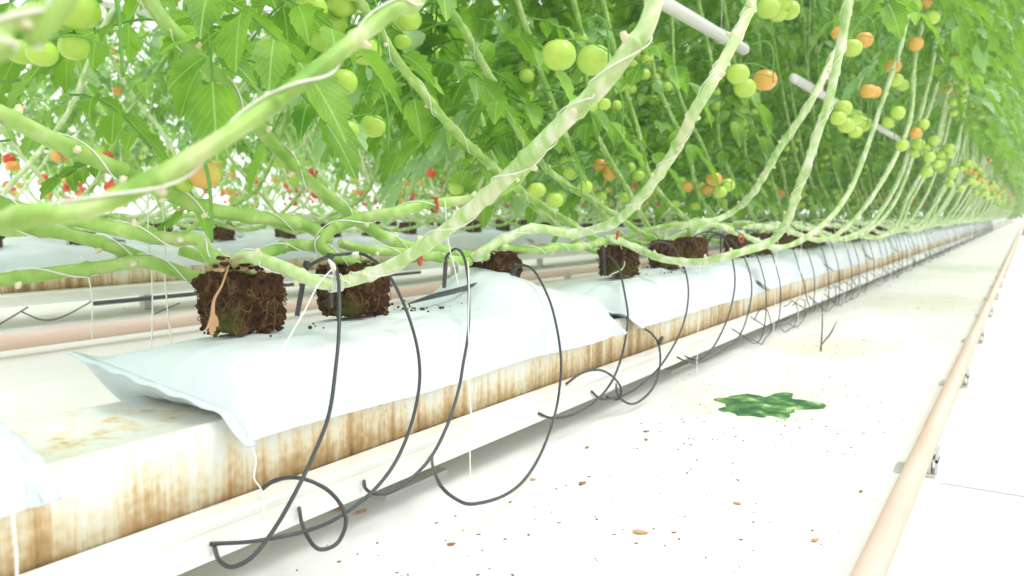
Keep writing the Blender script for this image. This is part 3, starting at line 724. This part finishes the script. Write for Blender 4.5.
# ------------------------------------------------------------------ drip tubes
def drip(path, label, stake=None, r=.0026, conn=None, marker=None):
    root = empty('drip_tube', tuple(at(*path[0]))); L = root.location.copy()
    tag(root, label, 'drip tube', 'black drip tubes')
    b = MB(); b.tube([at(*q) - L for q in path], r, n=8, k=8); sub(b, 'tube', M['black'], root)
    if stake:
        (u0, v0), (u1, v1), X = stake; b = MB(); a = at(u0, v0, X) - L; c = at(u1, v1, X) - L
        b.tube([a, c], [.0045, .0038], n=4, k=1); b.tube([a, a + (a - c).normalized() * .008], [.0062, .005], n=8, k=1)
        sub(b, 'stake', M['black'], root, smooth=False)
    if conn:
        b = MB(); c = at(*conn) - L; b.tube([c + Vector((0, -.008, -.004)), c + Vector((0, .008, .004))], .0055, n=8, k=1); b.tube([c, c + Vector((.006, .002, .012))], .0035, n=6, k=1); sub(b, 'connector', M['black'], root)
    if marker:
        b = MB(); (q0, q1) = marker; b.tube([at(*q0) - L, at(*q1) - L], r + .0012, n=10, k=1); o = sub(b, 'sleeve', M['clip_white'], root); o['label'] = 'short white sleeve'
drip([(306, 268, -.93), (316, 262, -.92), (328, 259, -.88), (336, 268, -.84), (339, 290, -.80), (339, 330, -.77), (336, 365, -.75), (329, 414, -.73), (313, 456, -.72), (293, 497, -.71), (273, 531, -.71), (252, 557, -.71), (232, 567, -.72), (219, 560, -.74), (214, 545, -.775)],
     'black drip tube on the left, leftmost of the long loops over the nearest bag', stake=((330, 258), (331, 308), -.93))
drip([(306, 269, -.965), (315, 262, -.95), (330, 256, -.93), (345, 254, -.92), (362, 254, -.90), (376, 262, -.87), (389, 275, -.84), (403, 302, -.81), (413, 330, -.78), (419, 359, -.76), (419, 388, -.75), (411, 425, -.74), (396, 461, -.73), (373, 491, -.72), (339, 517, -.72), (306, 531, -.72), (256, 541, -.74), (210, 544, -.775)],
     'black drip tube with a short white sleeve, second long loop from the left', stake=((306, 266), (297, 316), -.965), marker=((349, 254, -.918), (359, 254, -.904)))
drip([(262, 489, -.775), (276, 480, -.76), (299, 478, -.73), (323, 487, -.71), (339, 502, -.70), (346, 521, -.69), (339, 541, -.69), (326, 549, -.69), (314, 546, -.70), (303, 527, -.74), (299, 508, -.775)],
     'small round loop of black tube hanging in front of the white rail at lower left')
drip([(446, 262, -.965), (447, 256, -.95), (455, 249, -.93), (463, 255, -.88), (468, 278, -.83), (469, 305, -.80), (468, 335, -.78), (463, 365, -.765), (459, 388, -.755), (449, 421, -.74), (433, 454, -.73), (413, 477, -.73), (392, 491, -.735), (376, 494, -.745), (366, 489, -.76), (364, 481, -.775)],
     'black drip tube, third long loop from the left', stake=((446, 258), (444, 288), -.965))
drip([(514, 275, -.90), (516, 268, -.89), (523, 265, -.87), (535, 272, -.84), (549, 299, -.79), (557, 329, -.765), (561, 359, -.755), (560, 384, -.745), (555, 414, -.74), (542, 451, -.71), (525, 479, -.66), (503, 496, -.635), (473, 504, -.63), (456, 499, -.64), (441, 486, -.67), (433, 467, -.73), (432, 456, -.775)],
     'black drip tube hanging lowest of all, its U drooping past the rail at centre', stake=((515, 267), (509, 282), -.90))
drip([(605, 258, -.95), (609, 256, -.93), (619, 269, -.86), (625, 295, -.80), (628, 317, -.775), (625, 342, -.76), (619, 365, -.755), (609, 386, -.75), (592, 404, -.745), (572, 415, -.745), (552, 418, -.76), (538, 413, -.775)],
     'black drip tube crossing the gap after the nearest bag', stake=((604, 250), (605, 276), -.95))
drip([(637, 324, -.80), (652, 334, -.77), (659, 346, -.75), (660, 365, -.74), (655, 384, -.735), (645, 397, -.735), (632, 404, -.735), (619, 397, -.745), (616, 384, -.775)],
     'short black tube with a dangling black connector under the second bag', conn=(660, 341, -.75))
drip([(566, 384, -.775), (582, 373, -.76), (599, 370, -.75), (612, 376, -.74), (621, 388, -.74), (618, 399, -.75), (606, 397, -.775)],
     'small loop of black tube on the rail just left of the connector')
drip([(645, 255, -.95), (648, 248, -.94), (657, 242, -.92), (672, 246, -.89), (682, 262, -.82), (688, 284, -.78), (687, 309, -.76), (679, 335, -.75), (662, 364, -.745), (642, 384, -.74), (622, 396, -.745), (602, 399, -.755), (591, 391, -.775)],
     'black drip tube arching over the near end of the second bag')
drip([(690, 246, -.95), (694, 237, -.93), (706, 232, -.90), (722, 236, -.84), (731, 254, -.79), (735, 279, -.765), (732, 303, -.76), (725, 325, -.755), (712, 349, -.75), (698, 360, -.75), (684, 356, -.775)],
     'black drip tube over the middle of the second bag, left of a matching pair')
drip([(706, 246, -.95), (714, 235, -.92), (729, 239, -.87), (742, 253, -.80), (751, 279, -.765), (750, 305, -.755), (740, 335, -.75), (722, 351, -.745), (700, 362, -.74), (686, 361, -.75), (677, 357, -.775)],
     'black drip tube over the middle of the second bag, right of a matching pair')
# the rest of the nearest row: procedurally bent loops, one per cube and some spare coils
def drip_mesh(seed):
    rr = random.Random(seed); b = MB(); j = lambda s: rr.uniform(-s, s)
    dy = rr.uniform(-.22, .24)
    am = rr.choice((1, 1, -1)) * rr.uniform(.5, 1.5); lo = rr.uniform(-.255, -.20)
    pts = [(0, 0, .05), (.01, .01, .11 + j(.015)), (.06, .03, .135 + j(.02)), (.12, .045, .10 + j(.02)), (.17, .055, .03), (.20, .05, -.05)]
    for q, (yy, zz) in enumerate(((.035, .45), (.01, .75), (-.03, .93), (-.07, 1.0), (-.11, .98), (-.15, .88), (-.175, .76))):
        pts.append((.215 + .02 * math.sin(q * .5) - (.022 if q > 5 else 0), .05 + (yy - .05) * am, lo * zz))
    b.tube(pts, .0022, n=6, k=6)
    c = MB(); c.tube([(0, 0, .10), (0, 0, -.0)], [.0045, .003], n=4, k=1)
    d = MB(); x0 = .19; q = []
    for i in range(12):
        a = -2.2 + i * .42; rr_ = .055 + j(.01); q.append((x0 + .035 * abs(math.sin(i * .26)), dy + .05 + rr_ * math.cos(a) * 1.3, -.215 + rr_ * math.sin(a)))
    d.tube(q, .0018, n=6, k=4)
    return b, c, d
dp = []
for i in range(6):
    a_, c_, d_ = drip_mesh(100 + i); r_ = empty('drip_tube'); sub(a_, 'tube', M['black'], r_); sub(c_, 'stake', M['black'], r_, smooth=False)
    s_ = d_.build('spare_loop', M['black']); dp.append((r_, s_))
y = 2.72; i = 0; first = set()
while y < 24:
    r_, s_ = R.choice(dp) if i >= 6 else dp[i]
    if r_.name in first:
        c = copy_tree(r_); d = None
        if i % 3 == 0: d = s_.copy(); col.objects.link(d)
    else: c, d = r_, s_; first.add(r_.name)
    c.location = (-.955, y, ZB)
    if d: d.location = (-.955, y + .1, ZB)
    k = int((y - P0) // PER)
    tag(c, 'black drip tube looping over the %s whole bag' % NTH[k] if k < 6 else 'black drip tube in the fine tangle past the sixth whole bag', 'drip tube', 'black drip tubes')
    if d: tag(d, 'slack coil of black tube hanging below the %s whole bag' % NTH[k] if k < 6 else 'slack coil of black tube hanging under the far bags', 'drip tube', 'slack coils of tube')
    y += R.uniform(.17, .36); i += 1
# cubes' tubes on the second row: thin dark wires drooping in the left aisle
def wire(path, label, r=.003):
    b = MB(); b.tube([at(*q) for q in path], r, n=6, k=6); o = b.build('drooping_wire', M['black']); tag(o, label, 'wire')
wire([(-20, 336, -3.2), (0, 324, -3.2), (15, 315, -3.2), (28, 307, -3.2)], 'thin dark wire slanting up at the far left edge')
wire([(22, 312, -3.2), (43, 320, -3.2), (62, 317, -3.2), (87, 304, -3.2), (92, 300, -3.24)], 'thin dark wire sagging below the second row\'s rail at left')
wire([(155, 314, -3.2), (168, 308, -3.2), (180, 303, -3.2)], 'short dark wire near the nearest root cube')

# ------------------------------------------------------------------ hanging twine, clips
def twine(path, label, r=.0011, grp=None):
    b = MB(); b.tube(path, r, n=6, k=6); tag(b.build('hanging_twine', M['twine']), label, 'twine', grp)
def drop(u, v, X, bottom, wob=.004):
    p = at(u, v, X); n = 8
    return [p + Vector((R.uniform(-wob, wob), R.uniform(-wob, wob), (bottom - p.z) * i / n)) for i in range(n + 1)]
twine(drop(8, 395, -.62, FH + .001), 'white twine hanging at the far left edge in front of the gutter')
twine(drop(148, 192, -1.06, FH + .001), 'left of two white twines hanging behind the nearest bag')
twine(drop(163, 192, -1.05, FH + .001), 'right of two white twines hanging behind the nearest bag')
twine([at(*q) for q in ((80, 255, -1.3), (88, 276, -1.3), (92, 300, -1.3), (92, 340, -1.3))], 'white twine at left between the low stems')
twine(drop(469, 262, -.70, FH + .001, .002), 'long straight white twine falling to the floor at centre')
twine(drop(700, 262, -.66, FH + .001, .002), 'white twine falling from the low stem over the second bag')
twine([at(*q) for q in ((247, 395, -.765), (246, 415, -.762), (250, 440, -.762), (256, 460, -.76), (254, 478, -.76), (262, 492, -.762), (263, 520, -.762))], 'frayed white twine dangling from the corner of the nearest bag')
twine([at(*q) for q in ((333, 268, -.835), (318, 285, -.82), (305, 310, -.80), (290, 336, -.78), (265, 380, -.765), (250, 405, -.763))], 'white twine running slantwise down from the clear ring clip')
twine([at(*q) for q in ((445, 200, -.86), (448, 240, -.86), (455, 270, -.85), (458, 285, -.84))], 'white twine slanting down beside the red clip')
twine([at(*q) for q in ((618, 240, -.93), (624, 255, -.92), (623, 268, -.91), (610, 275, -.91))], 'white twine below the second red clip')
y = 2.4
while y < 14:
    p = Vector((R.uniform(-.70, -.56), y, -.02)); b0_ = R.choice((FH + .001, FH + .001, -.42, -.35))
    twine([p + Vector((R.uniform(-.003, .003), R.uniform(-.003, .003), (b0_ - p.z) * i / 6)) for i in range(7)], 'thin white twine hanging in front of the nearest row past the second bag', grp='twines along the nearest row'); y += R.uniform(.25, .6)
for X in (-3.2, -3.35, -5.8):
    y = 1.4
    while y < 9:
        twine([Vector((X + R.uniform(-.05, .05), y, .6)), Vector((X + R.uniform(-.05, .05), y + R.uniform(-.05, .05), .2)), Vector((X, y, -.15))], 'white twine hanging among the stems of the rows behind', grp='twines in the rows behind'); y += R.uniform(.3, .8)
def ring(name, c, axis, R_, r, m, label, arc=6.0, sy=1.0):
    axis = Vector(axis).normalized(); o1 = axis.orthogonal().normalized(); o2 = axis.cross(o1)
    b = MB(); pts = [Vector(c) + (o1 * math.cos(a) + o2 * math.sin(a)) * R_ for a in [arc * i / 16 for i in range(17)]]
    b.tube(pts, r, n=8, k=2); e = pts[0] + (pts[0] - Vector(c)) * .5; b.tube([pts[0], e], r, n=6, k=1)
    tag(b.build(name, m), label, 'clip', 'plant clips')
d_ = (at(355, 279, -.82) - at(322, 283, -.84)).normalized()
pc = at(335, 283, -.835)
root = empty('plant_clip', tuple(pc)); tag(root, 'clear plastic ring clip round the low pale stem by the second cube', 'clip')
for i in range(7):
    b = MB(); o1 = d_.orthogonal().normalized(); o2 = d_.cross(o1); c = d_ * (i - 3) * .0028
    b.tube([c + (o1 * math.cos(a) + o2 * math.sin(a)) * .0125 for a in [6.28 * k / 16 for k in range(17)]], .0010, n=5, k=1); sub(b, 'hoop', M['clip_white'], root)
b = MB(); b.tube([Vector((0, 0, .0125)), Vector((.0, -.004, .026)), Vector((0, -.012, .034))], [.003, .004, .002], n=8); sub(b, 'tab', M['clip_white'], root)
ring('stem_clip', at(434, 205, -.877), at(470, 199, -.85) - at(430, 204, -.88), .0125, .0028, M['clip_red'], 'dark red clip round the stem left of centre')
ring('stem_clip', at(617, 236, -.93), at(639, 249, -.88) - at(608, 238, -.95), .0130, .0032, M['clip_red'], 'dark red clip where the stems leave the second bag')
ring('stem_clip', at(741, 238, -.80), (1, 1, .2), .014, .0030, M['clip_red'], 'dark red clip farther right on the nearest row')
ring('stem_clip', at(420, 258, -.94), (1, .5, 0), .012, .003, M['clip_red'], 'dark red clip low down beside the third long loop')

# ------------------------------------------------------------------ litter
def blob_leaf(name, u, v, h, s, m, label, cat, seed):
    rr = random.Random(seed); r = RT * (u - 512) + UP * (288 - v) + FW * F; p = r * (h / -r.z); b = MB()
    n = 14; ring_ = []
    for k in range(n):
        a = 6.283 * k / n; q = s * (.55 + .45 * rr.random()); ring_.append(Vector((q * math.cos(a) * 1.5, q * math.sin(a) * .7, .0015 + rr.random() * s * .25)))
    a0 = len(b.v); b.v += [Vector((0, 0, .003 + s * .12))] + ring_ + [Vector((0, 0, .0005))] + [w - Vector((0, 0, .0012)) for w in ring_]
    for k in range(n):
        k2 = (k + 1) % n; b.f += [(a0, a0 + 1 + k, a0 + 1 + k2), (a0 + n + 1, a0 + n + 2 + k2, a0 + n + 2 + k), (a0 + 1 + k, a0 + n + 2 + k, a0 + n + 2 + k2, a0 + 1 + k2)]; b.mi += [0, 0, 0]
    o = b.build(name, m, smooth=False); o.location = p; o.rotation_euler.z = rr.uniform(0, 3.14); tag(o, label, cat); return o
LIT = [(336, 509, .028, 'dry', 'grey-tan scrap of dry leaf lying beside the lowest small loop', 'leaf scrap'), (362, 512, .02, 'dry', 'reddish shred of dry leaf on the floor near the small loop', 'leaf scrap'),
       (646, 432, .012, 'debris', 'upper of two brown crumbs on the floor right of centre', 'crumb'), (646, 440, .012, 'debris', 'lower of two brown crumbs on the floor right of centre', 'crumb'),
       (582, 484, .018, 'debris', 'curled brown leaf bit on the open floor below centre', 'leaf scrap'), (451, 545, .012, 'debris', 'tan crumb on the floor near the bottom edge', 'crumb'),
       (640, 533, .022, 'dry', 'long pale brown shred lying on the white floor', 'leaf scrap'), (533, 480, .012, 'dry', 'orange-brown flake beside the lowest black tube', 'leaf scrap'),
       (815, 541, .016, 'dry', 'pinkish dry shred left of the pipe rail', 'leaf scrap'), (861, 492, .010, 'debris', 'small brown crumb close to the pipe rail', 'crumb'), (737, 504, .012, 'dry', 'tan flake in the middle of the white floor', 'leaf scrap'), (587, 448, .012, 'debris', 'brown crumb below the rail at centre', 'crumb')]
for i, (u, v, s, mm, l, c) in enumerate(LIT): blob_leaf('dry_leaf_scrap' if 'scrap' in c else 'brown_crumb', u, v, -FH - .0005, s * .42, M[mm], l, c, i)
rr = random.Random(3); b = MB()
for i in range(1500):
    x = rr.uniform(-.78, -.2); y = rr.uniform(.2, 7); r0 = rr.uniform(.0006, .0022)
    if noise.noise(Vector((x * 3, y * 2, 0))) < -.05: continue
    b.ell((x, y, FH + r0 * .3), r0 * rr.uniform(1, 2.2), r0, r0 * .5, 6, 4, rot=Matrix.Rotation(rr.uniform(0, 3), 3, 'Z'))
tag(b.build('floor_grit', M['debris']), 'scattered specks of brown grit on the white floor', 'grit', kind='stuff')
b = MB()
for i in range(70):   # crumbs on the bag tops
    cx, cy = rr.choice(((-.93, 1.12), (-.93, 1.12), (-.90, 1.25), (-.90, 2.2), (-.92, .82), (-.95, 1.2), (-.92, 2.6))); x = cx + rr.gauss(0, .030); y = cy + rr.gauss(0, .05); r0 = rr.uniform(.0008, .0030)
    b.ell((x, y, -.25 + .080), r0 * 1.4, r0, r0, 6, 4)
tag(b.build('coir_crumbs', M['coir']), 'dark coir crumbs scattered on the tops of the white bags', 'crumbs', kind='stuff')
b = MB(); b.tube([at(*q) for q in ((408, 304, -.93), (430, 297, -.92), (455, 291, -.92), (478, 284, -.93), (492, 280, -.94))], [.002, .008, .009, .007, .002], n=10, sy=.35)
tag(b.build('torn_film_strip', M['black']), 'dark strip of torn film lying on the nearest bag behind the third loop', 'film')
# algae patch on the floor
b = MB(); NA = 160; b.v += [Vector((0, 0, .0012)), Vector((0, 0, 0))]
for i in range(NA):
    a = 6.28318 * i / NA; ca, sa = math.cos(a), math.sin(a)
    q = .088 * (1 + .50 * noise.noise(Vector((ca * 1.6, sa * 1.6, 2))) + .22 * noise.noise(Vector((ca * 3, sa * 3, 4))) +   .07 * noise.noise(Vector((ca * 13, sa * 13, 6)))) * (1 - .55 * math.exp(-((a - 2.0) / .35) ** 2))
    for z in (.0012, 0): b.v.append(Vector((q * ca * 1.15, q * sa * 1.5, z)))
for i in range(NA):
    a = 2 + i * 2; c = 2 + (i + 1) % NA * 2
    b.f += [(0, a, c), (1, c + 1, a + 1), (a, a + 1, c + 1, c)]; b.mi += [0, 0, 0]
o = b.build('algae_patch', M['algae'], smooth=False); o.location = (-.50, 1.885, FH + .0002); tag(o, 'dark green algae patch on the white floor right of centre', 'algae')
# little dark sprout far along the floor
root = empty('dead_sprout', tuple(at(828, 358, -.60))); root.location = (-.55, 2.72, FH); tag(root, 'thin dark dead sprout standing on the floor under the far tubes', 'sprout')
b = MB(); b.tube([(0, 0, 0), (.002, 0, .08), (-.002, .003, .17)], [.003, .0022, .001], n=6); sub(b, 'stalk', M['black'], root)
b = MB(); b.tube([(0, 0, .02), (.025, .02, .06), (.04, .035, .10)], [.002, .003, .0008], n=6); sub(b, 'twig', M['black'], root)

# ------------------------------------------------------------------ light
w = bpy.data.worlds.new('greenhouse daylight'); sc.world = w; w.use_nodes = True
bg = w.node_tree.nodes['Background']; bg.inputs[0].default_value = (.97, 1.0, 1.0, 1); bg.inputs[1].default_value = 1.35
s = bpy.data.lights.new('diffused_sun', 'SUN'); s.energy = 1.9; s.angle = math.radians(24); s.color = (1, .98, .94)
so = bpy.data.objects.new('diffused_sun', s); col.objects.link(so); so.rotation_euler = (math.radians(-12), math.radians(26), 0)
# pale haze of the humid greenhouse air
if HAZE:
    hm = bpy.data.materials.new('humid air'); hm.use_nodes = True; hn = hm.node_tree; hn.nodes.clear()
    vo = nd(hn, 'ShaderNodeVolumeScatter'); vo.inputs['Color'].default_value = (.97, 1, .97, 1); vo.inputs['Density'].default_value = HAZE; vo.inputs['Anisotropy'].default_value = .3
    oo = nd(hn, 'ShaderNodeOutputMaterial'); hn.links.new(vo.outputs[0], oo.inputs['Volume'])
    b = MB(); b.box((-25.9, -5.9, FH + .012), (5.9, 74, 4.5)); o = b.build('greenhouse_haze', hm, smooth=False); tag(o, 'thin pale haze filling the greenhouse air', 'haze', kind='stuff')
    sc.cycles.volume_bounces = 2
vs = sc.view_settings; vs.view_transform = 'Standard'; vs.look = 'None'; vs.exposure = .08; vs.gamma = 1; vs.use_curve_mapping = False
sc.cycles.max_bounces = 6; sc.cycles.transparent_max_bounces = 4
